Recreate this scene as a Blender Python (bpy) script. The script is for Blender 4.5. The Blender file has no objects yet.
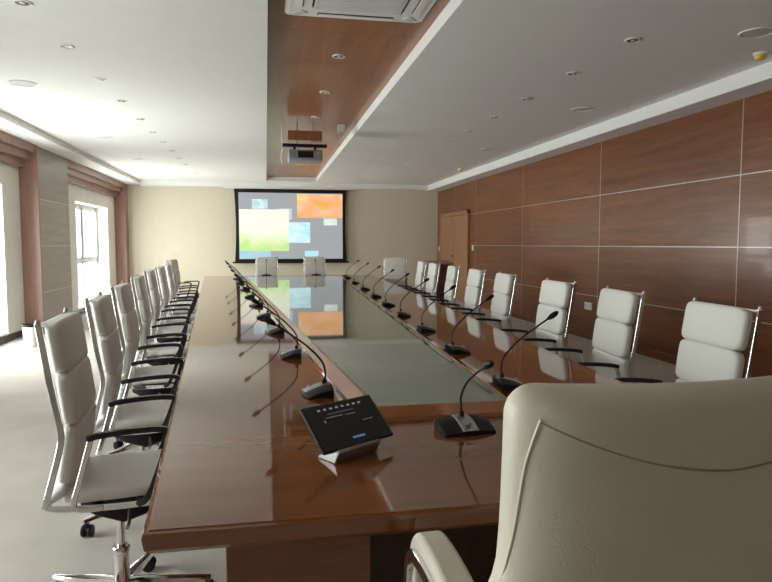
import bpy, bmesh, math, random
from mathutils import Vector, Matrix
random.seed(5)
C = bpy.context.scene.collection
PI = math.pi

# ------------------------------------------------------------------ camera
F, CX, CY, VX, VY, H = 636.0, 386.0, 291.0, 266.0, 244.0, 1.31
th = math.atan((CY - VY) / F)
psi = math.atan((CX - VX) / F * math.cos(th))
fw = Vector((math.sin(psi) * math.cos(th), math.cos(psi) * math.cos(th), -math.sin(th)))
rt = Vector((math.cos(psi), -math.sin(psi), 0))
up = rt.cross(fw)
cam_d = bpy.data.cameras.new('camera')
cam = bpy.data.objects.new('camera', cam_d)
C.objects.link(cam)
cam.matrix_world = Matrix(((rt.x, up.x, -fw.x, 0), (rt.y, up.y, -fw.y, 0), (rt.z, up.z, -fw.z, H), (0, 0, 0, 1)))
cam_d.sensor_width = 36
cam_d.lens = F / 772 * 36
cam_d.clip_start = 0.05
bpy.context.scene.camera = cam

# ------------------------------------------------------------------ materials
def newmat(name):
    m = bpy.data.materials.new(name)
    m.use_nodes = True
    nt = m.node_tree
    return m, nt, nt.nodes['Principled BSDF']

def setp(b, **k):
    for key, v in k.items():
        b.inputs[key.replace('_', ' ')].default_value = v

def plain(name, col, rough=.5, metal=0., bump=0., bscale=200., var=0., coat=0., spec=.5, vscale=6.):
    m, nt, b = newmat(name)
    setp(b, Base_Color=(*col, 1), Roughness=rough, Metallic=metal)
    b.inputs['Coat Weight'].default_value = coat
    b.inputs['Specular IOR Level'].default_value = spec
    tc = nt.nodes.new('ShaderNodeTexCoord')
    n = nt.nodes.new('ShaderNodeTexNoise')
    n.inputs['Scale'].default_value = vscale
    n.inputs['Detail'].default_value = 5
    nt.links.new(tc.outputs['Object'], n.inputs['Vector'])
    r = nt.nodes.new('ShaderNodeValToRGB')
    v = max(var, .02)
    r.color_ramp.elements[0].position = .3
    r.color_ramp.elements[1].position = .7
    r.color_ramp.elements[0].color = (*[c * (1 - v) for c in col], 1)
    r.color_ramp.elements[1].color = (*[min(1, c * (1 + v * .5)) for c in col], 1)
    nt.links.new(n.outputs['Fac'], r.inputs['Fac'])
    nt.links.new(r.outputs['Color'], b.inputs['Base Color'])
    if bump:
        n2 = nt.nodes.new('ShaderNodeTexNoise')
        n2.inputs['Scale'].default_value = bscale
        n2.inputs['Detail'].default_value = 4
        nt.links.new(tc.outputs['Object'], n2.inputs['Vector'])
        bp = nt.nodes.new('ShaderNodeBump')
        bp.inputs['Strength'].default_value = bump
        bp.inputs['Distance'].default_value = .002
        nt.links.new(n2.outputs['Fac'], bp.inputs['Height'])
        nt.links.new(bp.outputs['Normal'], b.inputs['Normal'])
    return m

def wood(name, dark, light, stretch, rough=.25, coat=0., spec=.5, cells=None, seams=None, seam_axis=1, seam_col=.35, contrast=(.3, .72), seam_w=.0045):
    """stretch: per-axis scale of the grain; cells: (axis, origin, size) pairs giving each panel its own grain"""
    m, nt, b = newmat(name)
    N, L = nt.nodes.new, nt.links.new
    setp(b, Roughness=rough)
    b.inputs['Coat Weight'].default_value = coat
    b.inputs['Coat Roughness'].default_value = .03
    b.inputs['Specular IOR Level'].default_value = spec
    tc = N('ShaderNodeTexCoord')
    sep = N('ShaderNodeSeparateXYZ')
    L(tc.outputs['Object'], sep.inputs[0])
    vec = tc.outputs['Object']
    cellval = None
    if cells:
        comb = N('ShaderNodeCombineXYZ')
        for ax, o0, sz in cells:
            s1 = N('ShaderNodeMath'); s1.operation = 'SUBTRACT'; s1.inputs[1].default_value = o0
            L(sep.outputs[ax], s1.inputs[0])
            s2 = N('ShaderNodeMath'); s2.operation = 'DIVIDE'; s2.inputs[1].default_value = sz
            L(s1.outputs[0], s2.inputs[0])
            s3 = N('ShaderNodeMath'); s3.operation = 'FLOOR'
            L(s2.outputs[0], s3.inputs[0])
            L(s3.outputs[0], comb.inputs[ax])
        wn = N('ShaderNodeTexWhiteNoise'); wn.noise_dimensions = '3D'
        L(comb.outputs[0], wn.inputs['Vector'])
        sc = N('ShaderNodeVectorMath'); sc.operation = 'SCALE'; sc.inputs['Scale'].default_value = 7.
        L(wn.outputs['Color'], sc.inputs[0])
        ad = N('ShaderNodeVectorMath'); ad.operation = 'ADD'
        L(tc.outputs['Object'], ad.inputs[0]); L(sc.outputs[0], ad.inputs[1])
        vec = ad.outputs[0]
        cellval = wn.outputs['Value']
    mp = N('ShaderNodeMapping')
    mp.inputs['Scale'].default_value = stretch
    mp.inputs['Location'].default_value = (3.7, 11.3, 5.45)
    L(vec, mp.inputs['Vector'])
    n1 = N('ShaderNodeTexNoise'); n1.inputs['Scale'].default_value = 1.; n1.inputs['Detail'].default_value = 2.5 if name in ('table_wood', 'frame_wood') else 5
    n1.inputs['Roughness'].default_value = .6; n1.inputs['Distortion'].default_value = .15 if name in ('table_wood', 'frame_wood') else .4
    L(mp.outputs[0], n1.inputs['Vector'])
    n2 = N('ShaderNodeTexNoise'); n2.inputs['Scale'].default_value = 2.5 if name in ('table_wood', 'frame_wood') else 6.; n2.inputs['Detail'].default_value = 1 if name in ('table_wood', 'frame_wood') else 4
    L(mp.outputs[0], n2.inputs['Vector'])
    mx = N('ShaderNodeMath'); mx.operation = 'MULTIPLY_ADD'; mx.inputs[1].default_value = .3
    L(n2.outputs['Fac'], mx.inputs[0])
    s = N('ShaderNodeMath'); s.operation = 'MULTIPLY'; s.inputs[1].default_value = .7
    L(n1.outputs['Fac'], s.inputs[0]); L(s.outputs[0], mx.inputs[2])
    r = N('ShaderNodeValToRGB')
    r.color_ramp.elements[0].position, r.color_ramp.elements[1].position = contrast
    r.color_ramp.elements[0].color = (*dark, 1); r.color_ramp.elements[1].color = (*light, 1)
    L(mx.outputs[0], r.inputs['Fac'])
    col = r.outputs['Color']
    if cellval is not None:
        hs = N('ShaderNodeHueSaturation')
        mr = N('ShaderNodeMapRange'); mr.inputs['To Min'].default_value = .88; mr.inputs['To Max'].default_value = 1.1
        L(cellval, mr.inputs['Value']); L(mr.outputs[0], hs.inputs['Value']); L(col, hs.inputs['Color'])
        col = hs.outputs['Color']
    if seams:
        acc = None
        for y in seams:
            a = N('ShaderNodeMath'); a.operation = 'COMPARE'; a.inputs[1].default_value = y; a.inputs[2].default_value = seam_w
            L(sep.outputs[seam_axis], a.inputs[0])
            if acc is None: acc = a.outputs[0]
            else:
                q = N('ShaderNodeMath'); q.operation = 'MAXIMUM'; L(acc, q.inputs[0]); L(a.outputs[0], q.inputs[1]); acc = q.outputs[0]
        mix = N('ShaderNodeMix'); mix.data_type = 'RGBA'
        mix.inputs[7].default_value = (*[c * seam_col for c in dark], 1)
        L(acc, mix.inputs[0]); L(col, mix.inputs[6])
        col = mix.outputs[2]
    L(col, b.inputs['Base Color'])
    return m

def emit(name, stops, strength, scale=3., seed=0., stretch=(1, 1, 1), zr=None):
    m, nt, b = newmat(name)
    N, L = nt.nodes.new, nt.links.new
    tc = N('ShaderNodeTexCoord'); mp = N('ShaderNodeMapping')
    mp.inputs['Location'].default_value = (seed, seed, seed); mp.inputs['Scale'].default_value = stretch
    n = N('ShaderNodeTexNoise'); n.inputs['Scale'].default_value = scale; n.inputs['Detail'].default_value = 3
    n.inputs['Distortion'].default_value = .8
    r = N('ShaderNodeValToRGB')
    while len(r.color_ramp.elements) < len(stops): r.color_ramp.elements.new(.5)
    for i, (p, c) in enumerate(stops):
        r.color_ramp.elements[i].position = p
        r.color_ramp.elements[i].color = (*c, 1)
    L(tc.outputs['Object'], mp.inputs[0]); L(mp.outputs[0], n.inputs['Vector']); fac = n.outputs['Fac']
    if zr:
        sp = N('ShaderNodeSeparateXYZ'); L(tc.outputs['Object'], sp.inputs[0])
        mr = N('ShaderNodeMapRange'); mr.inputs['From Min'].default_value, mr.inputs['From Max'].default_value = zr
        mr.inputs['To Max'].default_value = .6
        L(sp.outputs[2], mr.inputs['Value'])
        ma = N('ShaderNodeMath'); ma.operation = 'MULTIPLY_ADD'; ma.inputs[1].default_value = .5
        L(fac, ma.inputs[0]); L(mr.outputs[0], ma.inputs[2]); fac = ma.outputs[0]
    L(fac, r.inputs['Fac'])
    L(r.outputs['Color'], b.inputs['Emission Color'])
    b.inputs['Emission Strength'].default_value = strength
    setp(b, Base_Color=(.1, .1, .1, 1), Roughness=.9)
    return m

M = {}
M['white_paint'] = plain('white_paint', (.80, .79, .77), .75, bump=.05, bscale=120)
M['table_wood'] = wood('table_wood', (.185, .062, .021), (.245, .088, .032), (.8, 11, 11), .045, coat=0., spec=.85,
                       seams=[1.89, 3.75, 5.61, 7.47, 9.33, 10.95])
M['table_edge'] = wood('table_edge', (.15, .048, .018), (.27, .095, .038), (1.5, 14, 20), .2, coat=.5)
M['frame_wood'] = wood('frame_wood', (.26, .090, .034), (.42, .17, .070), (7, 1.0, 7), .09, coat=0., spec=.7, contrast=(.2, .8))
M['wall_wood'] = wood('wall_wood', (.125, .036, .011), (.265, .092, .032), (3, .75, 13), .30, coat=.12, spec=.5,
                      cells=[(1, .19, 2.552), (2, -.07, .675)], contrast=(.32, .70))
M['glare_wood'] = wood('glare_wood', (.22, .175, .15), (.34, .28, .24), (3, .9, 13), .35, cells=[(2, -.07, .675)],  # panel wood with the window glare greyed into its colour
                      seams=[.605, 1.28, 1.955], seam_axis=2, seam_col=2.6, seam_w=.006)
M['jamb_wood'] = wood('jamb_wood', (.24, .125, .095), (.36, .205, .165), (12, 12, 1.2), .35)  # haze by the windows painted in as a lighter, duller tone
M['ceil_wood'] = wood('ceil_wood', (.22, .078, .030), (.38, .155, .065), (14, 1.0, 3), .32, coat=.12,
                      seams=[4.87, 6.13, 7.43, 8.74, 10.04, 11.34, 12.64, 13.94], seam_col=.6, seam_w=.005)
M['door_wood'] = wood('door_wood', (.27, .125, .060), (.42, .215, .11), (12, 12, 1.0), .35)
M['dark_wood'] = wood('dark_wood', (.09, .035, .018), (.16, .066, .036), (10, 10, 1.5), .35)
M['silver'] = plain('silver_strip', (.55, .52, .48), .35, .8)
M['chrome'] = plain('chrome', (.80, .80, .81), .10, 1.)
M['satin'] = plain('satin_metal', (.45, .45, .45), .35, .9)
M['black'] = plain('black_plastic', (.009, .009, .010), .45, spec=.3)
M['black_arm'] = plain('black_arm_plastic', (.010, .010, .012), .32)
M['leather'] = plain('white_leather', (.74, .73, .69), .42, bump=.12, bscale=260, var=.03)
M['cream'] = plain('cream_leather', (.70, .66, .55), .38, bump=.28, bscale=230, var=.04)
M['seam'] = plain('seam_thread', (.36, .34, .26), .7)
def carpet():
    m = plain('carpet', (.57, .53, .48), .95, bump=.6, bscale=350, var=.16, vscale=1.6)
    return m
M['carpet'] = carpet()
M['beige'] = plain('beige_wallpaper', (.64, .57, .455), .8, bump=.1, bscale=90, var=.03)
M['creamwall'] = plain('cream_wall', (.74, .71, .66), .8)
M['dark_base'] = plain('dark_baseboard', (.05, .035, .03), .4)
M['pvc'] = plain('white_window_frame', (.78, .79, .80), .35)
M['greyplastic'] = plain('grey_plastic', (.28, .29, .30), .4)
M['white_plastic'] = plain('white_plastic', (.80, .80, .78), .35)
M['dark_slot'] = plain('dark_slot', (.06, .06, .06), .6)
M['reflector'] = plain('lamp_reflector', (.22, .21, .20), .25, .8)
M['grille'] = plain('speaker_grille', (.62, .61, .59), .6, bump=.5, bscale=500)
M['yellow'] = plain('yellow_cap', (.80, .55, .06), .4)
M['black_glass'] = plain('tablet_glass', (.006, .006, .008), .06, spec=.6)

def glass_inlay():
    m, nt, b = newmat('green_glass_inlay')
    setp(b, Base_Color=(.125, .155, .125, 1), Roughness=.025)
    b.inputs['Specular IOR Level'].default_value = .75
    b.inputs['IOR'].default_value = 1.6
    N, L = nt.nodes.new, nt.links.new
    tc = N('ShaderNodeTexCoord'); n = N('ShaderNodeTexNoise')
    n.inputs['Scale'].default_value = 5.; n.inputs['Detail'].default_value = 6
    r = N('ShaderNodeValToRGB')
    r.color_ramp.elements[0].color = (.19, .235, .185, 1); r.color_ramp.elements[1].color = (.235, .28, .225, 1)
    L(tc.outputs['Object'], n.inputs['Vector']); L(n.outputs['Fac'], r.inputs['Fac']); L(r.outputs['Color'], b.inputs['Base Color'])
    return m
M['glass_inlay'] = glass_inlay()

def pane_mat():
    m, nt, b = newmat('window_pane')
    N, L = nt.nodes.new, nt.links.new
    tr = N('ShaderNodeBsdfTransparent'); tr.inputs[0].default_value = (.93, .96, .95, 1)
    gl = N('ShaderNodeBsdfGlossy'); gl.inputs['Roughness'].default_value = .02
    mix = N('ShaderNodeMixShader')
    mix.inputs[0].default_value = .05; L(tr.outputs[0], mix.inputs[1]); L(gl.outputs[0], mix.inputs[2])
    L(mix.outputs[0], nt.nodes['Material Output'].inputs['Surface'])
    return m
M['pane'] = pane_mat()

# ------------------------------------------------------------------ mesh helpers
def box(bm, x0, x1, y0, y1, z0, z1, mat=None):
    vs = [bm.verts.new(p) for p in ((x0,y0,z0),(x1,y0,z0),(x1,y1,z0),(x0,y1,z0),(x0,y0,z1),(x1,y0,z1),(x1,y1,z1),(x0,y1,z1))]
    if mat is not None:
        for v in vs: v.co = mat @ v.co
    for f in ((0,3,2,1),(4,5,6,7),(0,1,5,4),(1,2,6,5),(2,3,7,6),(3,0,4,7)):
        bm.faces.new([vs[i] for i in f])

def loft(bm, rings, caps=True, closed=True):
    rv = [[bm.verts.new(p) for p in r] for r in rings]
    n = len(rv[0])
    for a, b in zip(rv, rv[1:]):
        for i in range(n if closed else n - 1):
            j = (i + 1) % n
            bm.faces.new((a[i], a[j], b[j], b[i]))
    if caps and closed:
        bm.faces.new(list(reversed(rv[0]))); bm.faces.new(rv[-1])
    return rv

def sweep(bm, pts, r=.01, prof=None, n=10, up0=None, radii=None):
    """tube (or bar of profile prof = [(side, up)...]) along pts"""
    pts = [Vector(p) for p in pts]
    rings = []
    ref = Vector(up0) if up0 else None
    for i, p in enumerate(pts):
        if i == 0: t = pts[1] - p
        elif i == len(pts) - 1: t = p - pts[i - 1]
        else: t = (pts[i + 1] - p).normalized() + (p - pts[i - 1]).normalized()
        t.normalize()
        if ref is None:
            ref = Vector((0, 0, 1)) if abs(t.z) < .9 else Vector((1, 0, 0))
        s = t.cross(ref).normalized()
        u = s.cross(t).normalized()
        if not up0: ref = u
        k = radii[i] if radii else 1.
        if prof: rings.append([p + s * (a * k) + u * (b * k) for a, b in prof])
        else: rings.append([p + (s * math.cos(2*PI*q/n) + u * math.sin(2*PI*q/n)) * r * k for q in range(n)])
    loft(bm, rings)

def smooth_path(pts, n=6):
    """Catmull-Rom"""
    P = [Vector(p) for p in pts]
    P = [P[0] * 2 - P[1]] + P + [P[-1] * 2 - P[-2]]
    out = []
    for i in range(1, len(P) - 2):
        for k in range(n):
            t = k / n
            a, b, c, d = P[i-1], P[i], P[i+1], P[i+2]
            out.append(.5 * ((2*b) + (c-a)*t + (2*a-5*b+4*c-d)*t*t + (3*b-a-3*c+d)*t**3))
    out.append(P[-2])
    return out

def rect(w, h): return [(-w/2,-h/2),(w/2,-h/2),(w/2,h/2),(-w/2,h/2)]

def lathe(bm, prof, n=24, M4=None):
    rings = []
    for r, z in prof:
        rings.append([Vector((r*math.cos(2*PI*i/n), r*math.sin(2*PI*i/n), z)) for i in range(n)])
    if M4 is not None: rings = [[M4 @ p for p in r] for r in rings]
    loft(bm, rings)

def pillow(bm, cx, cz, ang, length, width, thick, e1=.35, e2=.3, ny=24, nz=16, bulge=0.):
    """soft pad: local axes t (thickness), y (width), l (length). ang = tilt of l from vertical towards +x"""
    def sp(v, e): return math.copysign(abs(v) ** e, v)
    l = Vector((math.sin(ang), 0, math.cos(ang))); t = Vector((math.cos(ang), 0, -math.sin(ang)))
    rings = []
    for j in range(nz + 1):
        phi = -PI/2 + PI * j / nz
        cl, sl = sp(math.cos(phi), e1), sp(math.sin(phi), e1)
        ring = []
        for i in range(ny):
            a = 2 * PI * i / ny
            ty = sp(math.sin(a), e2) * cl; tt = sp(math.cos(a), .75) * cl
            y = ty * width / 2
            # l uses sl ; thickness puffs towards the middle
            pos = Vector((cx, 0, cz)) + l * (sl * length / 2) + t * (tt * thick / 2 * (1 - .25 * abs(ty) ** 3)) + Vector((0, y, 0))
            pos += t * (-bulge * (ty * ty))
            ring.append(pos)
        rings.append(ring)
    loft(bm, rings)

def finish(bm, name, mat, parent=None, bevel=0., smooth=True, seg=2, loc=None, rotz=None, angle=.6):
    bmesh.ops.remove_doubles(bm, verts=bm.verts, dist=1e-6)
    bmesh.ops.dissolve_degenerate(bm, dist=1e-6, edges=bm.edges)
    bmesh.ops.recalc_face_normals(bm, faces=bm.faces)
    me = bpy.data.meshes.new(name)
    if smooth:
        for f in bm.faces: f.smooth = True
        for e in bm.edges:
            if len(e.link_faces) == 2 and e.calc_face_angle(0) > angle: e.smooth = False
    bm.to_mesh(me); bm.free()
    me.materials.append(mat)
    o = bpy.data.objects.new(name, me)
    C.objects.link(o)
    if parent: o.parent = parent
    if bevel:
        md = o.modifiers.new('bevel', 'BEVEL'); md.width = bevel; md.segments = seg; md.limit_method = 'ANGLE'; md.angle_limit = .6
        md.harden_normals = False
    if loc: o.location = loc
    if rotz is not None: o.rotation_euler = (0, 0, rotz)
    return o

def BM(): return bmesh.new()
def bx(name, mat, dims, parent=None, bevel=0., **k):
    bm = BM(); box(bm, *dims); return finish(bm, name, mat, parent, bevel, **k)

def thing(name, label, cat, loc=(0,0,0), rotz=0, group=None):
    o = bpy.data.objects.new(name, None); C.objects.link(o)
    o.location = loc; o.rotation_euler = (0, 0, rotz); o.empty_display_size = .1
    o['label'] = label; o['category'] = cat
    if group: o['group'] = group
    return o
def tag(o, label, cat, group=None):
    o['label'] = label; o['category'] = cat
    if group: o['group'] = group
    return o
def struct(o, label=None):
    o['kind'] = 'structure'
    if label: o['label'] = label
    return o
def dup(root, loc, rotz, label, group=None):
    r = root.copy(); C.objects.link(r); r.location = loc; r.rotation_euler = (0, 0, rotz); r['label'] = label
    if group: r['group'] = group
    for ch in list(root.children):
        c = ch.copy(); C.objects.link(c); c.parent = r
        for g in list(ch.children):
            d = g.copy(); C.objects.link(d); d.parent = c
    return r

ORD = ['', 'second', 'third', 'fourth', 'fifth', 'sixth', 'seventh', 'eighth', 'ninth', 'tenth', 'eleventh', 'twelfth']

# ------------------------------------------------------------------ room shell
XL, XR, YB, YF = -3.2, 4.37, 16.0, -2.6
XC = -3.43          # cream wall plane in the window bays
ZS, ZM, ZW = 2.655, 2.79, 2.89
ZL = 2.71         # underside of the border along the window wall
struct(bx('floor', M['carpet'], (XC-.4, XR+.3, YF-.2, YB+.3, -.1, 0), smooth=False), 'light beige carpet floor')
bm = BM()
box(bm, XC-.4, -2.87, YF, YB, ZL, 3.1); box(bm, 4.05, XR+.3, YF, YB, ZS, 3.1); box(bm, -2.87, 4.05, 15.72, YB+.3, 2.68, 3.1)
box(bm, -2.87, .03, YF, 15.72, ZM, 3.1); box(bm, 1.2, 4.05, YF, 15.72, ZM, 3.1); box(bm, .03, 1.2, 15.35, 15.72, ZM, 3.1)
box(bm, .03, 1.2, YF, 15.35, ZW+.01, 3.1); box(bm, -2.87, 4.05, YF-.2, YF, ZM, 3.1)
ceil = struct(finish(bm, 'ceiling', M['white_paint'], smooth=False), 'white plasterboard ceiling with dropped border')
bx('wood_ceiling_strip', M['ceil_wood'], (.031, 1.199, YF, 15.349, ZW, ZW+.012), ceil, smooth=False)
struct(bx('wall_back', M['beige'], (XC-.4, XR+.3, YB, YB+.2, 0, 2.75), smooth=False), 'beige far wall behind the projection screen')
struct(bx('wall_front', M['beige'], (XC-.4, XR+.3, YF-.2, YF, 0, 3.1), smooth=False))
# right wall with wood panels and door opening look
wr = struct(bx('wall_right', M['wall_wood'], (XR, XR+.2, YF, YB, 0, ZS), smooth=False), 'brown wood panelled right wall with metal strips')
for z in (.605, 1.28, 1.955):
    y1 = 13.30 if z < 1.9 else YB
    bx('panel_strip', M['silver'], (XR-.003, XR+.01, YF, y1, z-.0045, z+.0045), wr, smooth=False)
for y in (-2.36, .19, 2.74, 5.29, 7.84, 10.44, 12.96):
    bx('panel_strip', M['silver'], (XR-.0035, XR+.01, y-.0045, y+.0045, 0, ZS), wr, smooth=False)
bx('panel_strip', M['silver'], (XR-.0035, XR+.01, 14.5-.005, 14.5+.005, 2.1, ZS), wr, smooth=False)
# left wall: cream wall with three window openings
P = 5.70
bays = [(-5.7 + 5.7*k + .0, -5.7 + 5.7*k + 4.28) for k in range(0, 4)]     # portal spans
bays = [(0.0, 4.28), (5.70, 9.98), (11.40, 15.68)]
opens = [(1.2, 3.60), (6.9, 9.30), (12.6, 15.0)]
bm = BM()
ys = [YF] + [v for o in opens for v in o] + [YB]
for a, b in zip(ys[::2], ys[1::2]): box(bm, XC-.30, XC, a, b, 0, ZL)
for a, b in opens:
    box(bm, XC-.30, XC, a, b, 2.10, ZL); box(bm, XC-.30, XC, a, b, 0, .10)
struct(finish(bm, 'wall_left', M['creamwall'], smooth=False), 'cream left wall with tall windows')
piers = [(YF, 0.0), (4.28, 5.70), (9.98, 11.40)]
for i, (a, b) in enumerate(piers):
    t = struct(bx('trim_%d' % (i+1), M['glare_wood'], (XC, XL, a, b, 0, ZL), smooth=False), 'wood panelled pier between windows, greyed by painted glare')
    bx('reveal_board', M['jamb_wood'], (XC, XL+.006, a-.022, a, 0, ZL-.001), t, smooth=False)
    if i:
        bx('reveal_board', M['jamb_wood'], (XC, XL+.018, a-.07, a-.022, 0, ZL-.001), t, bevel=.004, smooth=False)
struct(bx('trim_4', M['jamb_wood'], (XC, XL+.006, 15.68, YB, 0, ZL-.001), smooth=False), 'wood jamb beside the far window')
for i, (a, b) in enumerate(bays):
    bm = BM()
    b2 = b - .07 if b < 15 else b
    box(bm, XC, XL, a, b2, 2.60, ZL-.001)
    box(bm, XC, XL-.07, a, b2, 2.50, 2.60)
    box(bm, XC, XL-.15, a, b2, 2.39, 2.50)
    struct(finish(bm, 'trim_%d' % (i+5), M['jamb_wood'], smooth=False), 'stepped wood pelmet above a window bay')
for i, (a, b) in enumerate(opens):
    w = thing('window_%d' % (i+1), 'tall white framed window', 'window'); del w['category']
    struct(w)
    xw = XC - .26
    m_ = (a+b)/2
    bm = BM()
    for z0, z1 in ((.10, .16), (2.04, 2.10), (.92, 1.0)): box(bm, xw-.03, xw+.03, a, b, z0, z1)
    for y0, y1 in ((a, a+.06), (b-.06, b), (m_-.045, m_+.045)): box(bm, xw-.03, xw+.03, y0, y1, .10, 2.10)
    finish(bm, 'window_frame', M['pvc'], w, bevel=.006)
    for y0, y1 in ((a+.06, m_-.045), (m_+.045, b-.06)):
        bm = BM()
        for q in ((y0, y0+.05, 1.0, 2.04), (y1-.05, y1, 1.0, 2.04)): box(bm, xw-.02, xw+.045, q[0], q[1], q[2], q[3])
        for q in ((1.0, 1.05), (1.99, 2.04)): box(bm, xw-.02, xw+.045, y0, y1, q[0], q[1])
        s = finish(bm, 'sash', M['pvc'], w, bevel=.005)
        bx('sash_handle', M['satin'], (xw+.045, xw+.075, (y0+y1)/2-.06, (y0+y1)/2+.06, 1.015, 1.035), s, bevel=.004)
        bx('pane', M['pane'], (xw-.004, xw+.004, y0+.04, y1-.04, 1.03, 2.01), w, smooth=False)
        bx('pane', M['pane'], (xw-.004, xw+.004, y0-.01, y1+.01, .15, .93), w, smooth=False)
    bx('window_sill', M['pvc'], (XC-.22, XC+.02, a, b, .10, .125), w, bevel=.004)
# baseboards
bm = BM()
for a, b in bays: box(bm, XC, XC+.018, a, b-.071, 0, .09)
for a, b in piers: box(bm, XL, XL+.016, a, b, 0, .09)
struct(finish(bm, 'baseboard_left', M['dark_base'], smooth=False))
struct(bx('baseboard_right', M['wall_wood'], (XR-.016, XR, YF, 13.28, 0, .09), smooth=False))
struct(bx('baseboard_back', M['dark_base'], (XL+.02, XR-.02, YB-.016, YB, 0, .09), smooth=False))
# door (double leaf) on the far right wall
d = thing('door_1', 'light wood double door in the far right wall', 'door'); del d['category']; struct(d)
y0, y1, zt = 13.36, 15.62, 2.06
bm = BM()
box(bm, XR-.045, XR, y0, y0+.09, 0, zt); box(bm, XR-.045, XR, y1-.09, y1, 0, zt); box(bm, XR-.045, XR, y0, y1, zt-.09, zt)
finish(bm, 'door_frame', M['door_wood'], d, bevel=.006)
ym = (y0+y1)/2
for a, b, s in ((y0+.093, ym-.003, -1), (ym+.003, y1-.093, 1)):
    lf = bx('door_leaf', M['door_wood'], (XR-.03, XR-.002, a, b, .01, zt-.095), d, bevel=.003)
    bm = BM()
    yy = ym + s*.06
    lathe(bm, [(.022, 0), (.022, .008)], 16, Matrix.Translation((XR-.03, yy, 1.03)) @ Matrix.Rotation(-PI/2, 4, 'Y'))
    sweep(bm, [(XR-.03, yy, 1.03), (XR-.075, yy, 1.03), (XR-.08, yy+s*.02, 1.03), (XR-.08, yy+s*.12, 1.03)], .009)
    finish(bm, 'door_handle', M['satin'], lf)

# ------------------------------------------------------------------ ceiling fixtures
def downlight(loc, label, group):
    t = thing('downlight', label, 'ceiling light', loc, 0, group)
    bm = BM(); n = 28
    lathe_p = [(.040, -.001), (.042, -.007), (.052, -.008), (.058, -.004), (.058, 0), (.040, 0)]
    rings = [[Vector((r*math.cos(2*PI*i/n), r*math.sin(2*PI*i/n), z)) for i in range(n)] for r, z in lathe_p]
    loft(bm, rings, caps=False)
    finish(bm, 'trim_ring', M['white_plastic'], t)
    bm = BM(); lathe(bm, [(.041, -.0055), (.030, -.0035), (.022, -.0015), (.022, -.0005)], n); finish(bm, 'reflector', M['reflector'], t)
    bm = BM(); lathe(bm, [(.003, -.009), (.011, -.008), (.016, -.005), (.017, -.0016)], 16); finish(bm, 'bulb', M['white_plastic'], t)
    return t
gl, gr, gc = 'downlights in the window side ceiling', 'downlights in the wall side ceiling', 'downlights in the wooden ceiling strip'
Lx, Rx, Wx = -1.45, 2.64, .627
LY = [4.37, 5.25, 6.22, 7.10, 8.09, 8.98, 9.82, 10.70, 11.58, 12.45, 14.04]
RY = [4.33, 5.25, 6.25, 7.20, 8.14, 9.06, 9.97, 10.95, 11.80, 12.80]
WY = [5.47, 6.76, 8.10, 9.45]
def nth(i, what, where):
    return ('%s nearest the camera %s' if i == 0 else ORD[i] + ' %s from the camera %s') % (what, where)
d0 = downlight((Lx, LY[0], ZM), 'small round downlight nearest the camera in the left ceiling', gl)
for i, y in enumerate(LY[1:], 1): dup(d0, (Lx, y, ZM), 0, nth(i, 'small round downlight', 'in the left ceiling row'), gl)
for i, y in enumerate(RY): dup(d0, (Rx, y, ZM), 0, nth(i, 'small round downlight', 'in the right ceiling row'), gr)
for i, y in enumerate(WY): dup(d0, (Wx, y, ZW), 0, nth(i, 'round downlight', 'in the wooden ceiling strip'), gc)
def ceil_speaker(loc, label, group):
    t = thing('ceiling_speaker', label, 'speaker', loc, 0, group)
    bm = BM(); n = 32
    loft(bm, [[Vector((r*math.cos(2*PI*i/n), r*math.sin(2*PI*i/n), z)) for i in range(n)] for r, z in [(.100, -.002), (.104, -.008), (.114, -.007), (.118, 0), (.1, 0)]], caps=False)
    finish(bm, 'rim', M['white_plastic'], t)
    bm = BM(); lathe(bm, [(.02, -.0075), (.07, -.007), (.102, -.004), (.102, -.0005)], n); finish(bm, 'grille', M['grille'], t)
    return t
gs = 'round flush speakers in the ceiling'
s0 = ceil_speaker((-2.18, 6.50, ZM), 'round flush ceiling speaker nearest the camera on the left side', gs)
dup(s0, (-2.18, 9.52, ZM), 0, 'round flush ceiling speaker second from the camera on the left side', gs)
dup(s0, (-2.18, 11.85, ZM), 0, 'round flush ceiling speaker farthest from the camera on the left side', gs)
dup(s0, (3.40, 4.02, ZM), 0, 'round flush ceiling speaker nearest the camera on the right side', gs)
dup(s0, (3.44, 6.60, ZM), 0, 'round flush ceiling speaker second from the camera on the right side', gs)
dup(s0, (3.43, 9.60, ZM), 0, 'round flush ceiling speaker farthest from the camera on the right side', gs)
def detector(loc, label):
    t = thing('smoke_detector', label, 'smoke detector', loc, 0, 'yellow capped smoke detectors')
    bm = BM(); lathe(bm, [(.052, 0), (.052, -.012), (.046, -.018)], 24); finish(bm, 'base', M['white_plastic'], t)
    bm = BM(); lathe(bm, [(.040, -.018), (.043, -.03), (.036, -.045), (.018, -.053), (.003, -.054)], 24); finish(bm, 'dust_cap', M['yellow'], t)
    return t
sd = detector((3.80, 4.44, ZM), 'smoke detector with yellow cap near the right edge of the ceiling, close to the camera')
dup(sd, (3.79, 12.2, ZM), 0, 'smoke detector with yellow cap at the far right of the ceiling, near the door')

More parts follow.
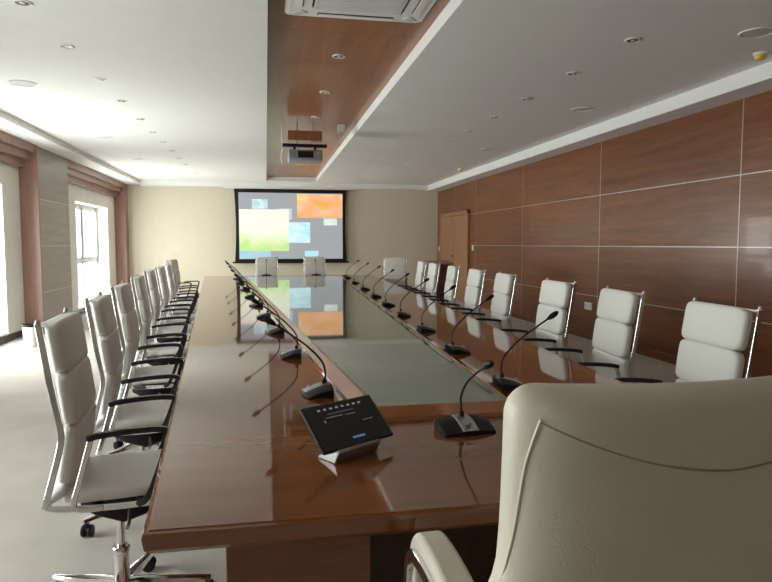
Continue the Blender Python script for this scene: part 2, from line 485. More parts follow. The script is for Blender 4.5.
# ceiling air conditioner cassette
ac = thing('air_conditioner', 'white square ceiling cassette air conditioner in the wooden ceiling strip', 'air conditioner', (.62, 4.03, ZW), 0)
bm = BM()
h = .475
def sq(hs, z, r=.05, n=5):
    pts = []
    for cx_, cy_, a0 in ((hs-r, hs-r, 0), (-hs+r, hs-r, PI/2), (-hs+r, -hs+r, PI), (hs-r, -hs+r, 3*PI/2)):
        for k in range(n+1):
            a = a0 + PI/2*k/n
            pts.append(Vector((cx_+r*math.cos(a), cy_+r*math.sin(a), z)))
    return pts
loft(bm, [sq(h-.01, 0), sq(h, -.012), sq(h, -.022), sq(h-.03, -.034), sq(h-.17, -.036)], caps=False)
loft(bm, [sq(h-.17, -.036), sq(h-.172, -.028)], caps=False)
finish(bm, 'cover_frame', M['white_plastic'], ac, smooth=False)
for k in range(4):
    R4 = Matrix.Rotation(k*PI/2, 4, 'Z')
    bm = BM(); box(bm, -.26, .26, h-.115, h-.06, -.040, -.030, R4); o = finish(bm, 'air_slot', M['dark_slot'], ac, bevel=.004)
    bm = BM(); box(bm, -.255, .255, -.0245, .0245, -.003, .003, R4 @ Matrix.Translation((0, h-.083, -.042)) @ Matrix.Rotation(.06, 4, 'X')); finish(bm, 'louver', M['white_plastic'], o, bevel=.002)
    bm = BM(); box(bm, -.03, .03, -.045, .045, -.041, -.034, R4 @ Matrix.Translation((h-.10, h-.10, 0)) @ Matrix.Rotation(-PI/4, 4, 'Z')); finish(bm, 'corner_cover', M['grille'], ac, bevel=.004)
bm = BM()
box(bm, -.29, .29, -.29, .29, -.044, -.030)
gri = finish(bm, 'intake_grille', M['grille'], ac, bevel=.006)
bm = BM()
for k in range(22): box(bm, -.26, .26, -.262+.025*k, -.256+.025*k, -.047, -.044)
finish(bm, 'grille_bars', M['white_plastic'], gri)

# projector on its lift
pr = thing('projector', 'grey projector hanging from a bracket below the wooden ceiling strip', 'projector', (.52, 8.55, 2.475), 0)
bx('casing', M['greyplastic'], (-.22, .22, -.16, .16, -.085, .055), pr, bevel=.018)
bx('rear_panel', M['black'], (-.10, .10, -.166, -.158, -.05, .035), pr, bevel=.004)
bm = BM()
for x in (-.19, .16):
    for k in range(5): box(bm, x-.02, x+.05, -.166, -.158, -.06+.02*k, -.05+.02*k)
finish(bm, 'vent_slats', M['satin'], pr)
bm = BM(); lathe(bm, [(.05, 0), (.05, .03), (.042, .035), (.036, .022), (.01, .02)], 24, Matrix.Translation((.08, .155, -.01)) @ Matrix.Rotation(-PI/2, 4, 'X')); finish(bm, 'lens', M['black_glass'], pr)
bm = BM(); box(bm, -.29, .29, -.04, .04, .105, .145); box(bm, -.15, -.12, -.03, .03, .05, .11); box(bm, .12, .15, -.03, .03, .05, .11)
finish(bm, 'bracket_bar', M['black'], pr, bevel=.004)
bx('lift_hatch', M['ceil_wood'], (-.22, .22, -.10, .10, .18, .305), pr, bevel=.003)
bm = BM()
for x, y in ((-.1, -.1), (.1, -.1), (-.1, .1), (.1, .1)): sweep(bm, [(x, y*.3, .14), (x, y*.3, .181)], .006, n=6); sweep(bm, [(x, y*.6, .304), (x, y*.6, .415)], .007, n=8)
finish(bm, 'lift_rod', M['satin'], pr)
bm = BM(); sweep(bm, [(-.28, 0, .11), (-.30, 0, .20), (-.30, 0, .415)], .006, n=6); sweep(bm, [(-.29, 0, .08), (-.31, -.02, -.02), (-.30, -.02, -.12)], .007, n=6)
finish(bm, 'cable', M['white_plastic'], pr)
tag(bx('control_box', M['white_plastic'], (.955, 1.05, 8.5, 8.62, ZW-.11, ZW), bevel=.006), 'small pale box fixed under the ceiling strip right of the projector', 'box')

# ------------------------------------------------------------------ projection screen
sc = thing('projection_screen', 'large black bordered projection screen showing coloured pictures on the far wall', 'projection screen', (.622, 15.88, 2.68), 0)
bx('screen_case', M['white_plastic'], (-1.62, 1.62, -.07, .07, -.030, 0), sc, bevel=.008)
W_, T_, B_ = 1.365, -.040, -1.80
def side(z):    # tension curve of the fabric edge
    t = (z - T_) / (B_ - T_)
    return W_ - .035 * math.sin(PI * t)
bm = BM()
zs = [T_ + (B_ - T_) * k / 16 for k in range(17)]
loft(bm, [[Vector((-side(z), -.002, z)), Vector((side(z), -.002, z)), Vector((side(z), .002, z)), Vector((-side(z), .002, z))] for z in zs])
fab = finish(bm, 'screen_fabric', M['black'], sc)
def tube_bar(): 
    bm = BM(); box(bm, -1.42, 1.42, -.02, .02, B_-.04, B_+.0); return finish(bm, 'weight_bar', M['black'], sc, bevel=.01)
tube_bar()
EM = 1.2
gx0, gx1, gz0, gz1 = -1.262, 1.262, -.125, -1.735
def pic(name, u0, v0, u1, v1, mat, lift):
    # u, v in the zoomed photo crop of the screen
    X = lambda u: gx0 + (u - 183) / (693 - 183) * (gx1 - gx0)
    Z = lambda v: gz0 + (v - 103) / (430 - 103) * (gz1 - gz0)
    return bx(name, mat, (X(u0), X(u1), -.0022-lift, -.0022, Z(v1), Z(v0)), fab, smooth=False)
pic('picture_background', 183, 103, 693, 430, emit('projected_grey', [(.3, (.31, .33, .345)), (.7, (.345, .365, .38))], EM, .5), .0006)
pic('projected_picture', 185, 390, 335, 430, emit('projected_blue', [(.35, (.30, .62, .80)), (.65, (.42, .60, .70))], EM, 2.), .0008)
pic('projected_picture', 378, 180, 440, 235, emit('projected_sky', [(.35, (.50, .68, .85)), (.65, (.55, .62, .72))], EM, 3., 1.), .0008)
pic('projected_picture', 185, 185, 425, 390, emit('projected_meadow', [(.24, (.50, .80, .25)), (.38, (.75, .92, .48)), (.55, (.97, 1.0, .82)), (.8, (1.0, .98, .80))], EM, 2.4, 3., (1, 1, 1), (-1.55, -.5)), .0010)
pic('projected_picture', 247, 135, 322, 182, emit('projected_shore', [(.38, (.45, .72, .76)), (.60, (.85, .97, .97))], EM, 5., 2.), .0010)
pic('projected_picture', 425, 248, 530, 350, emit('projected_lagoon', [(.32, (.35, .78, .86)), (.62, (.72, .95, .97))], EM, 2.6, 4., (1, 1, 3)), .0012)
pic('projected_picture', 467, 107, 693, 225, emit('projected_flower', [(.28, (.90, .42, .06)), (.48, (.98, .48, .28)), (.60, (.95, .72, .20)), (.75, (.75, .30, .18))], EM, 1.5, 6.2), .0010)
pic('projected_picture', 598, 228, 664, 262, emit('projected_palm', [(.38, (.60, .74, .66)), (.60, (.85, .95, .86))], EM, 6., 2.), .0010)
pic('projected_picture', 503, 390, 570, 418, emit('projected_pool', [(.35, (.36, .76, .86)), (.65, (.52, .88, .95))], EM, 4., 2.), .0010)

# ------------------------------------------------------------------ table
NL, NR, FR, FL = Vector((-.246, 1.262)), Vector((1.375, 1.255)), Vector((1.90, 11.50)), Vector((-1.073, 11.50))
def inset(quad, d):
    out = []
    n = len(quad)
    for i in range(n):
        p, a, b = quad[i], quad[i-1], quad[(i+1) % n]
        e1, e2 = (p-a).normalized(), (b-p).normalized()
        n1, n2 = Vector((-e1.y, e1.x)), Vector((-e2.y, e2.x))
        k = 1 + n1.dot(n2)
        out.append(p + (n1 + n2) * (d / k))
    return out
tq = [NL, NR, FR, FL]
table = thing('conference_table', 'very long tapering brown wood conference table with a glass inlay', 'table', (0, 0, 0), 0)
def ring(q, d, z): return [Vector((p.x, p.y, z)) for p in inset(q, d)]
bm = BM()
loft(bm, [ring(tq, .06, .692), ring(tq, .016, .7005), ring(tq, .004, .712), ring(tq, 0, .738), ring(tq, .003, .745), ring(tq, .010, .7475), ring(tq, .0125, .7475), ring(tq, .0135, .75)])
finish(bm, 'tabletop', M['table_wood'], table, angle=.25)
# the raised inlay: sloped wood frame and glass
def xl(y): return .352 - .0796 * (y - 1.99)
def xr_(y): return .795 + .048 * (y - 1.99)
gy0, gy1 = 2.00, 10.62
gq = [Vector((xl(gy0), gy0)), Vector((xr_(gy0), gy0)), Vector((xr_(gy1), gy1)), Vector((xl(gy1), gy1))]
bm = BM()
loft(bm, [ring(gq, -.062, .7500), ring(gq, -.058, .762), ring(gq, -.012, .784), ring(gq, -.004, .786), ring(gq, 0, .785), ring(gq, .001, .7495)], caps=False)
finish(bm, 'inlay_frame', M['frame_wood'], table, angle=.25)
bm = BM(); loft(bm, [ring(gq, .0012, .7505), ring(gq, .0012, .780), ring(gq, .003, .782)]); finish(bm, 'glass_inlay', M['glass_inlay'], table, angle=.25)
# apron and pedestals
bm = BM()
q2 = inset(tq, .16)
loft(bm, [ring(tq, .16, .64), ring(tq, .16, .692)]); finish(bm, 'apron', M['dark_wood'], table)
def pedestal(x0, x1, y0, y1):
    o = bx('pedestal', M['table_edge'], (x0, x1, y0, y1, .0, .655), table, bevel=.004)
    bx('plinth', M['dark_wood'], (x0-.012, x1+.012, y0-.012, y1+.012, 0, .08), o, bevel=.003)
bx('kneehole_shade_panel', M['dark_wood'], (.235, .92, 1.80, 1.84, .02, .66), table, smooth=False); pedestal(-.10, .235, 1.44, 2.0); pedestal(.92, 1.20, 1.44, 2.0)  # dark panel added to stand for the shade inside the kneehole
for y in (3.6, 5.4, 7.2, 9.0, 10.6):
    c = .57 - .015*(y-1.25); pedestal(c-.5, c+.5, y-.06, y+.06)
bx('modesty_panel', M['table_edge'], (.50, .54, 3.66, 10.5, .02, .66), table, smooth=False)

# ------------------------------------------------------------------ visitor chairs
def armloop_pts(y):
    return smooth_path([(-.105, y, .475), (-.060, y, .67), (-.048, y, .700)], 4)
def make_chair(label, group):
    t = thing('office_chair', label, 'chair', (0,0,0), 0, group)
    HW = .200
    prof = [(-.166, 1.062), (-.144, .903), (-.118, .735), (-.135, .625), (-.160, .540)]
    rp = [(-.190, 1.066), (-.176, .97), (-.160, .86), (-.140, .74), (-.136, .70), (-.144, .655), (-.165, .575), (-.192, .478)]
    # three back pads and seat
    for (xa, za), (xb, zb) in (((-.170, 1.064), (-.144, .902)), ((-.144, .902), (-.122, .733)), ((-.122, .733), (-.150, .540))):
        bm = BM(); ang = math.atan2(xa-xb, za-zb)
        pillow(bm, (xa+xb)/2+.010, (za+zb)/2, ang, math.hypot(xa-xb, za-zb)*1.035, .385, .058, e1=.30, e2=.14, ny=32)
        finish(bm, 'back_pad', M['leather'], t, angle=1.2)
    bm = BM(); pillow(bm, .035, .503, PI/2-.03, .37, .385, .060, e1=.26, e2=.16, ny=32)
    finish(bm, 'seat', M['leather'], t, angle=1.2)
    bm = BM(); pillow(bm, -.160, .512, 1.0, .10, .38, .05, e1=.5, e2=.2)
    finish(bm, 'seat_back_roll', M['leather'], t, angle=1.2)
    for s in (-1, 1):
        y = s*HW
        bm = BM(); sweep(bm, smooth_path([(x, y, z) for x, z in rp], 3), prof=rect(.009, .020))
        o = finish(bm, 'side_rail', M['chrome'], t, bevel=.002)
        bm = BM(); sweep(bm, smooth_path([(-.186, y, .484), (-.15, y, .474), (0, y, .466), (.15, y, .470), (.20, y, .480)], 3), prof=rect(.009, .020))
        finish(bm, 'seat_rail', M['chrome'], o, bevel=.002)
    for x, z in ((-.192, 1.056), (-.180, .49)):
        bm = BM(); sweep(bm, [(x, -HW, z), (x, HW, z)], .007, n=10); finish(bm, 'crossbar', M['chrome'], t)
    for s in (-1, 1):
        bm = BM(); sweep(bm, [(-.190, s*HW, 1.062), (-.190, s*HW, 1.076)], .009, n=10, radii=[1, .7]); finish(bm, 'end_cap', M['satin'], t)
    for s in (-1, 1):
        y = s*.222
        bm = BM(); sweep(bm, smooth_path([(-.02, s*.206, .468), (-.085, y, .474), (-.103, y, .495), (-.085, y, .56), (-.052, y, .680), (-.046, y, .702)], 4), prof=rect(.009, .018))
        a = finish(bm, 'armrest', M['chrome'], t, bevel=.002)
        bm = BM()
        sweep(bm, smooth_path([(-.058, y, .700), (-.02, y, .708), (.07, y, .716), (.150, y, .717), (.180, y, .708), (.182, y, .685), (.150, y, .58), (.115, y, .495), (.085, s*.206, .470)], 5), prof=rect(.018, .018))
        finish(bm, 'arm_pad', M['black_arm'], a, bevel=.004)
    # mechanism, column, base
    bm = BM()
    rings = []
    for x, hw, z0, z1 in ((-.12, .035, .40, .44), (-.07, .06, .375, .466), (.02, .07, .345, .468), (.10, .055, .365, .466), (.15, .03, .41, .464)):
        rings.append([Vector((x, -hw, z0+.012)), Vector((x, -hw*.6, z0)), Vector((x, hw*.6, z0)), Vector((x, hw, z0+.012)), Vector((x, hw, z1)), Vector((x, -hw, z1))])
    loft(bm, rings)
    box(bm, -.07, -.03, -.19, .19, .455, .466); box(bm, .07, .11, -.19, .19, .455, .466)
    m_ = finish(bm, 'mechanism', M['black'], t, bevel=.004)
    bm = BM(); sweep(bm, [(.04, -.05, .40), (.05, -.16, .392), (.05, -.21, .394)], .006, n=8); finish(bm, 'tilt_lever', M['satin'], m_)
    bm = BM(); lathe(bm, [(.014, .38), (.014, .24)], 16); finish(bm, 'gas_lift', M['chrome'], t)
    bm = BM(); lathe(bm, [(.027, .245), (.030, .24), (.030, .225), (.027, .222), (.027, .12), (.042, .10), (.046, .075), (.04, .068)], 20)
    for k in range(5):
        a = 2*PI*k/5 + .05
        c, s = math.cos(a), math.sin(a)
        rings = []
        for r, hw, z0, z1 in ((.02, .022, .072, .125), (.10, .020, .080, .118), (.19, .017, .078, .104), (.285, .014, .072, .090), (.305, .010, .072, .086)):
            rings.append([Vector((r*c - q*s, r*s + q*c, z)) for q, z in ((-hw, z0), (hw, z0), (hw*.9, z1-.006), (hw*.4, z1), (-hw*.4, z1), (-hw*.9, z1-.006))])
        loft(bm, rings)
    b = finish(bm, 'star_base', M['chrome'], t, angle=.7)
    for k in range(5):
        a = 2*PI*k/5 + .05
        bm = BM()
        Mt = Matrix.Translation((.292*math.cos(a), .292*math.sin(a), .0)) @ Matrix.Rotation(a + .8 + k, 4, 'Z')
        for s in (-1, 1):
            lathe(bm, [(.008, -.009), (.024, -.008), (.027, -.004), (.027, .004), (.024, .008), (.008, .009)], 18, Mt @ Matrix.Translation((.014, s*.015, .027)) @ Matrix.Rotation(PI/2, 4, 'X'))
        box(bm, -.004, .026, -.006, .006, .02, .058, Mt)
        lathe(bm, [(.007, .05), (.007, .078)], 8, Mt)
        finish(bm, 'caster', M['black'], b)
    return t
gl = 'white office chairs along the window side of the table'
gr = 'white office chairs along the wood wall side of the table'
lch = [2.32, 3.16, 4.10, 5.10, 6.22, 7.18, 8.16, 9.20, 10.35]
lx = [-.716, -.795, -.896, -.989, -1.094, -1.153, -1.223, -1.33, -1.475]
c0 = None
for i, (y, x) in enumerate(zip(lch, lx)):
    lab = nth(i, 'white leather office chair', 'in the window side row')
    if i == 8: lab = 'slightly turned white office chair at the far end of the window side row'
    pos = (x + .186 + .01, y, 0); rz = -.085 - (0 if i < 8 else .25) + [0, .02, -.02, .01, 0, -.02, .02, 0, 0][i] 
    rz = .0816*(1) * -1 + (rz + .085) ; rz = -rz if False else rz
    # faces the table edge, whose left side leans outwards
    rz = math.atan(.0816) + (rz + .0816)
    if c0 is None:
        c0 = make_chair(lab, gl); c0.location = pos; c0.rotation_euler = (0, 0, rz)
    else: dup(c0, pos, rz, lab, gl)
rch = [2.28, 3.09, 3.91, 4.98, 5.84, 6.77, 7.77, 8.58]
for i, y in enumerate(rch):
    x = 1.375 + .051*(y-1.255) + .21
    lab = nth(i, 'white leather office chair', 'in the wood wall side row')
    dup(c0, (x, y, 0), PI - .051 + [0.0, -.03, .05, 0, .02, -.02, .03, 0][i], lab, gr)
dup(c0, (2.20, 10.9, 0), 4.40, 'white office chair at the far right table corner, turned towards the camera', gr)
ge = 'white office chairs at the far head of the table'
dup(c0, (.01, 11.93, 0), -PI/2, 'left one of two white office chairs at the far table end', ge)
dup(c0, (.90, 11.95, 0), -PI/2, 'right one of two white office chairs at the far table end', ge)

# ------------------------------------------------------------------ head chair in the foreground (seen from behind)
hc = thing('executive_chair', 'large cream leather executive chair seen from behind at the near head of the table', 'chair', (.635, .98, 0), PI/2 + .045)
# local: +x forward (towards the table), y lateral
zhi = 1.108
def hw(z):     # half width of the back
    pts = [(.50, .36), (.66, .355), (.74, .335), (.80, .312), (.82, .304), (.90, .301), (1.00, .301), (1.2, .301)]
    r = .045
    cut = r - math.sqrt(max(0, r*r - max(0, z-(zhi-r))**2))
    for (a, wa), (b, wb) in zip(pts, pts[1:]):
        if z <= b: return wa + (wb-wa)*(max(z, a)-a)/(b-a) - cut*.9
bm = BM()
rings = []
nz, ny = 30, 26
zlo = .50
def backx(z): return -.215 + .05*((1.12-z)/.6)**1.5
def shell(z, f0, f1, ws=1., topround=.05):
    """closed ring; f0 rear offset, f1 front offset from the back plane"""
    w = hw(z)*ws; tmid = 1.
    if z > zhi-topround:
        k = (z-(zhi-topround))/topround
        tmid = math.sqrt(max(0, 1-k*k))
    pts = []
    n = 120
    for i in range(n):
        a = 2*PI*i/n
        cy_ = math.copysign(abs(math.cos(a))**.35, math.cos(a)); sx_ = math.copysign(abs(math.sin(a))**.8, math.sin(a))
        c = (f0+f1)/2; r = (f1-f0)/2
        xx = backx(z) + c + sx_*r*(max(tmid, .04))
        xx += .055*(cy_*cy_)       # the back wraps forward at its sides
        pts.append(Vector((xx, cy_*w, z)))
    return pts
zsr = [zlo + (zhi-.05-zlo)*k/20 for k in range(20)] + [zhi-.05+.05*math.sin(PI/2*k/8) for k in range(9)]
loft(bm, [shell(z, 0, .105) for z in zsr])
finish(bm, 'backrest', M['cream'], hc, angle=1.3)
def rear_x(y, z):
    c = min(1, abs(y)/hw(z))
    ca = c**(1/.35); sa = math.sqrt(max(0, 1-ca*ca))
    tm = 1.
    if z > zhi-.05:
        k = (z-(zhi-.05))/.05; tm = math.sqrt(max(0, 1-k*k))
    return backx(z) + .0525 - (sa**.8)*.0525*tm + .055*c*c
# side gussets: a welt that runs from the top corner down to the edge, and a curved stitched seam
for s in (-1, 1):
    bm = BM()
    pts = []
    for z, k in ((1.066, .897), (1.045, .915), (1.00, .945), (.95, .96), (.90, .972), (.86, .982), (.82, .993), (.80, .998)):
        pts.append((rear_x(k*hw(z), z)+.0005, s*k*hw(z), z))
    sweep(bm, smooth_path(pts, 4), .0028, n=8)
    finish(bm, 'piping', M['cream'], hc)
    bm = BM()
    pts = []
    for z, k in ((.80, .998), (.77, .985), (.73, .975), (.66, .97), (.58, .965)):
        pts.append((rear_x(k*hw(z), z)+.0005, s*k*hw(z), z))
    sweep(bm, smooth_path(pts, 4), .0028, n=8)
    finish(bm, 'piping', M['cream'], hc)
bm = BM()
pts = []
for k in range(41):
    u = -1 + 2*k/40; y = u*.270; z = .992 + .070*abs(u)**1.85
    pts.append((rear_x(y, z)+.0006, y, z))
sweep(bm, pts, .0016, n=6)
finish(bm, 'stitched_seam', M['seam'], hc)
# lower wing / lumbar skirt
bm = BM(); pillow(bm, .07, .47, PI/2, .56, .56, .13, e1=.3, e2=.22); finish(bm, 'seat', M['cream'], hc, angle=1.3)
for s in (-1, 1):
    y = s*.330
    bm = BM()
    path = smooth_path([(-.14, y, .66), (-.06, y, .715), (.04, y, .742), (.13, y, .750), (.175, y, .742), (.195, y, .70), (.185, y, .60)], 6)
    sweep(bm, path, .02, prof=[(-.030, -.010), (-.024, -.018), (.024, -.018), (.030, -.010), (.030, .010), (.022, .019), (-.022, .019), (-.030, .010)])
    a = finish(bm, 'armrest', M['cream'], hc, bevel=.004, seg=3)
    bm = BM()
    yy = y + s*.034
    sweep(bm, smooth_path([(-.14, yy, .64), (-.06, yy, .695), (.04, yy, .724), (.12, yy, .730), (.170, yy, .722), (.200, yy, .68), (.19, yy, .55), (.10, yy-s*.02, .43)], 6), prof=rect(.010, .026))
    finish(bm, 'arm_frame', M['chrome'], a, bevel=.003)
bm = BM(); box(bm, -.10, .14, -.12, .12, .34, .41); finish(bm, 'mechanism', M['black'], hc, bevel=.01)
bm = BM(); lathe(bm, [(.016, .36), (.016, .22), (.028, .215), (.028, .11)], 16); finish(bm, 'gas_lift', M['chrome'], hc)
bm = BM(); lathe(bm, [(.045, .12), (.05, .075)], 18)
for k in range(5):
    a = 2*PI*k/5; c, s = math.cos(a), math.sin(a); rings = []
    for r, w_, z0, z1 in ((.02, .026, .075, .13), (.14, .022, .08, .115), (.30, .015, .075, .092)):
        rings.append([Vector((r*c - q*s, r*s + q*c, z)) for q, z in ((-w_, z0), (w_, z0), (w_*.5, z1), (-w_*.5, z1))])
    loft(bm, rings)
hb = finish(bm, 'star_base', M['chrome'], hc, angle=.7)
for k in range(5):
    a = 2*PI*k/5; bm = BM(); Mt = Matrix.Translation((.29*math.cos(a), .29*math.sin(a), 0)) @ Matrix.Rotation(a+k, 4, 'Z')
    for s in (-1, 1): lathe(bm, [(.01, -.010), (.028, -.008), (.03, 0), (.028, .008), (.01, .010)], 18, Mt @ Matrix.Translation((.014, s*.016, .03)) @ Matrix.Rotation(PI/2, 4, 'X'))
    box(bm, -.004, .026, -.006, .006, .02, .08, Mt); finish(bm, 'caster', M['black'], hb)

# ------------------------------------------------------------------ gooseneck microphones
def make_mic(label, group, neck=((0, .020, .12), (0, -.035, .180), (0, -.100, .230), (0, -.155, .268))):
    """user sits at -y ; base centred on the origin"""
    t = thing('conference_microphone', label, 'microphone', (0,0,0), 0, group)
    W2 = .082
    def hgt(y, x):  # domed wedge, higher at the back
        k = (y + .055) / .11
        return .012 + .026*math.sin(min(1, k*1.15)*PI*.5) - .011*(x/W2)**2
    def body(x0, x1, n, name, mat, lift=0., parent=t, ins=0.):
        bm = BM(); rings = []
        for i in range(n+1):
            x = x0 + (x1-x0)*i/n
            yb = .052 - .006*(x/W2)**2 - ins; yf = -.055 + .010*(x/W2)**2 + ins
            r = [Vector((x, yb, 0)), Vector((x, yf, 0))]
            for k in range(9):
                y = yf + (yb-yf)*k/8
                r.append(Vector((x, y, hgt(y, x) + lift)))
            rings.append(r)
        loft(bm, rings)
        return finish(bm, name, mat, parent, bevel=.002)
    b = body(-W2, W2, 14, 'base', M['black'])
    body(-.026, .026, 4, 'centre_strip', M['satin'], .0012, b, .004)
    bm = BM(); lathe(bm, [(.009, .0005), (.009, .003), (.007, .004)], 14, Matrix.Translation((0, -.03, .029))); finish(bm, 'button', M['satin'], b)
    bm = BM()
    path = smooth_path([(0, .028, .036), (0, .032, .075)] + list(neck), 7)
    sweep(bm, path, .0036, n=8); lathe(bm, [(.009, .034), (.009, .050), (.006, .055)], 12, Matrix.Translation((0, .028, 0)))
    g = finish(bm, 'gooseneck', M['black'], t)
    bm = BM()
    d_ = (Vector(neck[-1]) - Vector(neck[-2])).normalized()
    p0 = Vector(neck[-1]) - d_*.005
    pts = [p0 + d_*s for s in (0, .006, .016, .030, .042, .049, .053)]
    sweep(bm, pts, .0115, n=12, radii=[.35, .6, .9, 1., .85, .5, .1]); finish(bm, 'mic_head', M['black'], g)
    return t
ZT = .7502
mi0 = make_mic('gooseneck microphone at the near head of the table beside the tablet', 'gooseneck microphones on the table', ((0, .030, .10), (.004, .0, .145), (.010, -.055, .185), (.014, -.105, .212)))
mi0.location = (.580, 1.80, ZT); mi0.rotation_euler = (0, 0, .10)
mi1 = make_mic('x', 'y')
gml, gmr = 'gooseneck microphones on the window side of the inlay', 'gooseneck microphones on the wood wall side of the inlay'
ml = [2.36, 3.18, 4.05, 4.92, 5.85, 6.82, 7.95, 9.25, 10.45]
first = [mi1]
def put(loc, rz, label, group):
    if first:
        o = first.pop(); o.location = loc; o.rotation_euler = (0, 0, rz); o['label'] = label; o['group'] = group
    else: dup(mi1, loc, rz, label, group)
for i, y in enumerate(ml):
    x = xl(y) - .062 - .080
    put( (x, y, ZT), -PI/2 + .0796 + [.05, -.08, .10, -.15, .18, -.10, .22, -.25, .3][i], nth(i, 'gooseneck microphone', 'on the window side of the inlay'), gml)
mr = [2.34, 3.15, 3.96, 4.82, 5.68, 6.60, 7.70, 9.0, 10.4]
for i, y in enumerate(mr):
    x = xr_(y) + .121
    put( (x, y, ZT), PI/2 - .05 + [-.06, .05, 0, -.15, .05, 0, .06, 0, .03][i], nth(i, 'gooseneck microphone', 'on the wood wall side of the inlay'), gmr)
gme = 'gooseneck microphones at the far head of the table'
put( (.0, 11.22, ZT), PI, 'left one of the two gooseneck microphones at the far head of the table', gme)
put( (.86, 11.22, ZT), PI, 'right one of the two gooseneck microphones at the far head of the table', gme)

# ------------------------------------------------------------------ tablet on its stand
BL, BR, TL = Vector((.1369, 1.5595, .785)), Vector((.3418, 1.6912, .785)), Vector((.0810, 1.6465, .8809))
ex = (BR-BL).normalized(); ey = (TL-BL); ey = (ey - ex*ey.dot(ex)).normalized(); ez = ex.cross(ey)
TW, TH_ = (BR-BL).length, .141
tb = thing('tablet', 'black tablet computer with lit icons on a silver stand on the table', 'tablet', (BL+BR)/2 - Vector((0,0,.0345)), 0)
MT = Matrix.Translation(BL - tb.location) @ Matrix(((ex.x, ey.x, ez.x, 0), (ex.y, ey.y, ez.y, 0), (ex.z, ey.z, ez.z, 0), (0, 0, 0, 1)))
bm = BM(); box(bm, 0, TW, 0, TH_, -.010, 0, MT); tbody = finish(bm, 'casing', M['black'], tb, bevel=.004, seg=3)
bm = BM(); box(bm, .004, TW-.004, .004, TH_-.004, 0, .0008, MT); finish(bm, 'front_glass', M['black_glass'], tb)
icon = emit('icon_white', [(.3, (.50, .48, .55)), (.7, (.75, .72, .8))], .35)
blue = emit('icon_blue', [(.3, (.10, .18, .42)), (.7, (.18, .28, .55))], .6)
bm = BM()
for k in range(8):
    x = .050 + .020*k; box(bm, x-.0045, x+.0045, .119, .1245, .0008, .0012, MT)
for q in ((.05, .053, .082, .090), (.06, .115, .095, .0962), (.125, .16, .093, .094), (.17, .205, .066, .067), (.07, .16, .106, .1066)): box(bm, q[0], q[1], q[2], q[3], .0008, .0012, MT)
finish(bm, 'screen_icons', icon, tb)
bm = BM(); box(bm, .108, .150, .020, .0265, .0008, .0012, MT); finish(bm, 'screen_button', blue, tb)
# stand: a silver wedge folded under the tablet
bm = BM()
ly = .0345
def stpt(u, v, z):   # u along tablet width, v behind it on the table plane
    f = Vector((-ex.y, ex.x, 0)).normalized()
    p = BL + ex*u + f*v
    return Vector((p.x, p.y, z)) - tb.location
rings = []
for u in (.035, .180):
    rings.append([stpt(u, .004, .7505), stpt(u, .075, .7505), stpt(u, .07, .758), stpt(u, .04, .766), stpt(u, .006, .777), stpt(u, -.010, .790), stpt(u, -.014, .782), stpt(u, -.006, .768)])
loft(bm, rings); finish(bm, 'stand', M['satin'], tb, bevel=.002)
bm = BM()
rings = []
for u in (.09, .15):
    rings.append([stpt(u, .05, .7505), stpt(u, .09, .7505), stpt(u, .072, .836), stpt(u, .060, .828)])
loft(bm, rings); finish(bm, 'stand_prop', M['satin'], tb, bevel=.002)

# ------------------------------------------------------------------ small things round the room
wb = thing('waste_bin', 'white waste bin with dark rim on the carpet by the left wall', 'bin', (-2.97, 8.75, 0))
bm = BM()
n = 24
loft(bm, [[Vector((r*math.cos(2*PI*i/n), r*math.sin(2*PI*i/n), z)) for i in range(n)] for r, z in ((.068, .0), (.072, .005), (.088, .265), (.084, .265), (.07, .01))])
finish(bm, 'bin_body', M['white_plastic'], wb)
bm = BM(); loft(bm, [[Vector((r*math.cos(2*PI*i/n), r*math.sin(2*PI*i/n), z)) for i in range(n)] for r, z in ((.083, .262), (.095, .262), (.099, .272), (.097, .290), (.085, .290), (.083, .262))], caps=False)
finish(bm, 'rim', M['black'], wb)
lt = thing('wooden_lectern', 'dark brown wooden lectern standing by the far right wall near the door', 'lectern', (3.17, 11.5, 0), 0)
bx('cabinet', M['dark_wood'], (-.19, .20, -.18, .18, 0, .93), lt, bevel=.006)
bm = BM(); loft(bm, [[Vector((x, -.22, z)) for x, z in ((-.22, .93), (.23, .93), (.23, .955), (-.22, .955))], [Vector((x, .22, z)) for x, z in ((-.22, .93), (.23, .93), (.23, 1.0), (-.22, 1.0))]]); finish(bm, 'sloped_top', M['jamb_wood'], lt, bevel=.003)
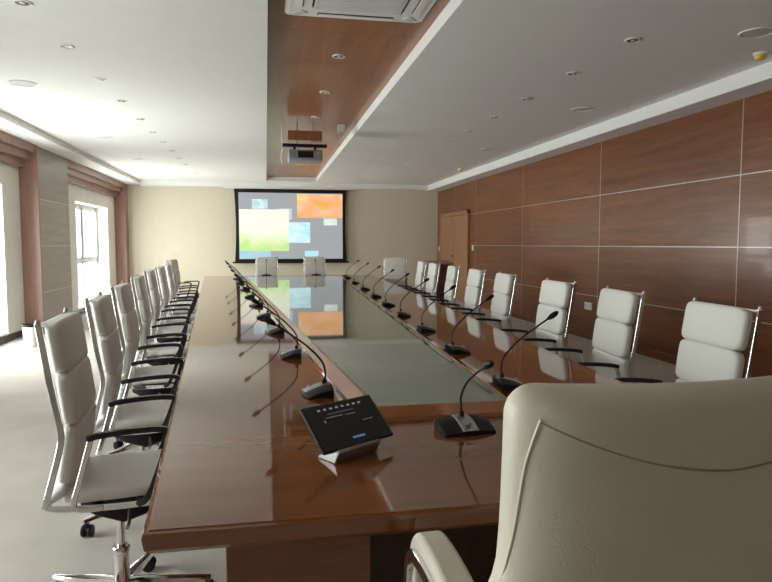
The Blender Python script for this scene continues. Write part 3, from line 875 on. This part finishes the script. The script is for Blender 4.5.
def plate(y, z, w, hgt_, label, name='wall_switch', cat='switch'):
    t = thing(name, label, cat, (XR, y, z))
    bx('cover_plate', M['white_plastic'], (-.011, 0, -w/2, w/2, -hgt_/2, hgt_/2), t, bevel=.003)
    if name == 'wall_switch': bx('rocker', M['white_plastic'], (-.016, -.010, -w/4, w/4, -hgt_/3, hgt_/3), t, bevel=.002)
    else:
        for s in (-1, 1):
            bm = BM(); lathe(bm, [(.024, .0), (.024, .003), (.018, .0035)], 18, Matrix.Translation((-.010, s*w/4, 0)) @ Matrix.Rotation(-PI/2, 4, 'Y')); finish(bm, 'socket_face', M['grille'], t)
plate(13.12, 1.23, .10, .12, 'white light switch on the wood wall just right of the double door')
plate(15.80, 1.19, .09, .12, 'white light switch on the wood wall just left of the double door')
plate(8.08, .455, .20, .10, 'white double power socket low on the wood wall', 'wall_socket', 'socket')

# ------------------------------------------------------------------ light
wd = bpy.data.worlds.new('world'); bpy.context.scene.world = wd; wd.use_nodes = True
bg = wd.node_tree.nodes['Background']
sk = wd.node_tree.nodes.new('ShaderNodeTexSky'); sk.sky_type = 'HOSEK_WILKIE'; sk.turbidity = 8
sk.sun_direction = (.3, .3, .9)
hsv = wd.node_tree.nodes.new('ShaderNodeHueSaturation'); hsv.inputs['Saturation'].default_value = .35
wd.node_tree.links.new(sk.outputs[0], hsv.inputs['Color']); wd.node_tree.links.new(hsv.outputs[0], bg.inputs[0])
bg.inputs[1].default_value = 10.0
for i, (a, b) in enumerate(opens):
    ld = bpy.data.lights.new('daylight', 'AREA'); ld.shape = 'RECTANGLE'
    ld.size = b - a - .1; ld.size_y = 1.95; ld.energy = [250, 320, 310][i]; ld.color = (1.0, .995, .975)
    lo = bpy.data.objects.new('daylight', ld); C.objects.link(lo)
    lo.location = (XC - .42, (a+b)/2, 1.12); lo.rotation_euler = (0, -PI/2, 0)
    # area lamps shine along local -z ; turned so that it faces +x into the room
    lo.rotation_euler = (PI/2, 0, -PI/2)

vs = bpy.context.scene.view_settings
vs.view_transform = 'Standard'; vs.look = 'None'; vs.gamma = 1.0; vs.use_curve_mapping = False
vs.exposure = -0.28
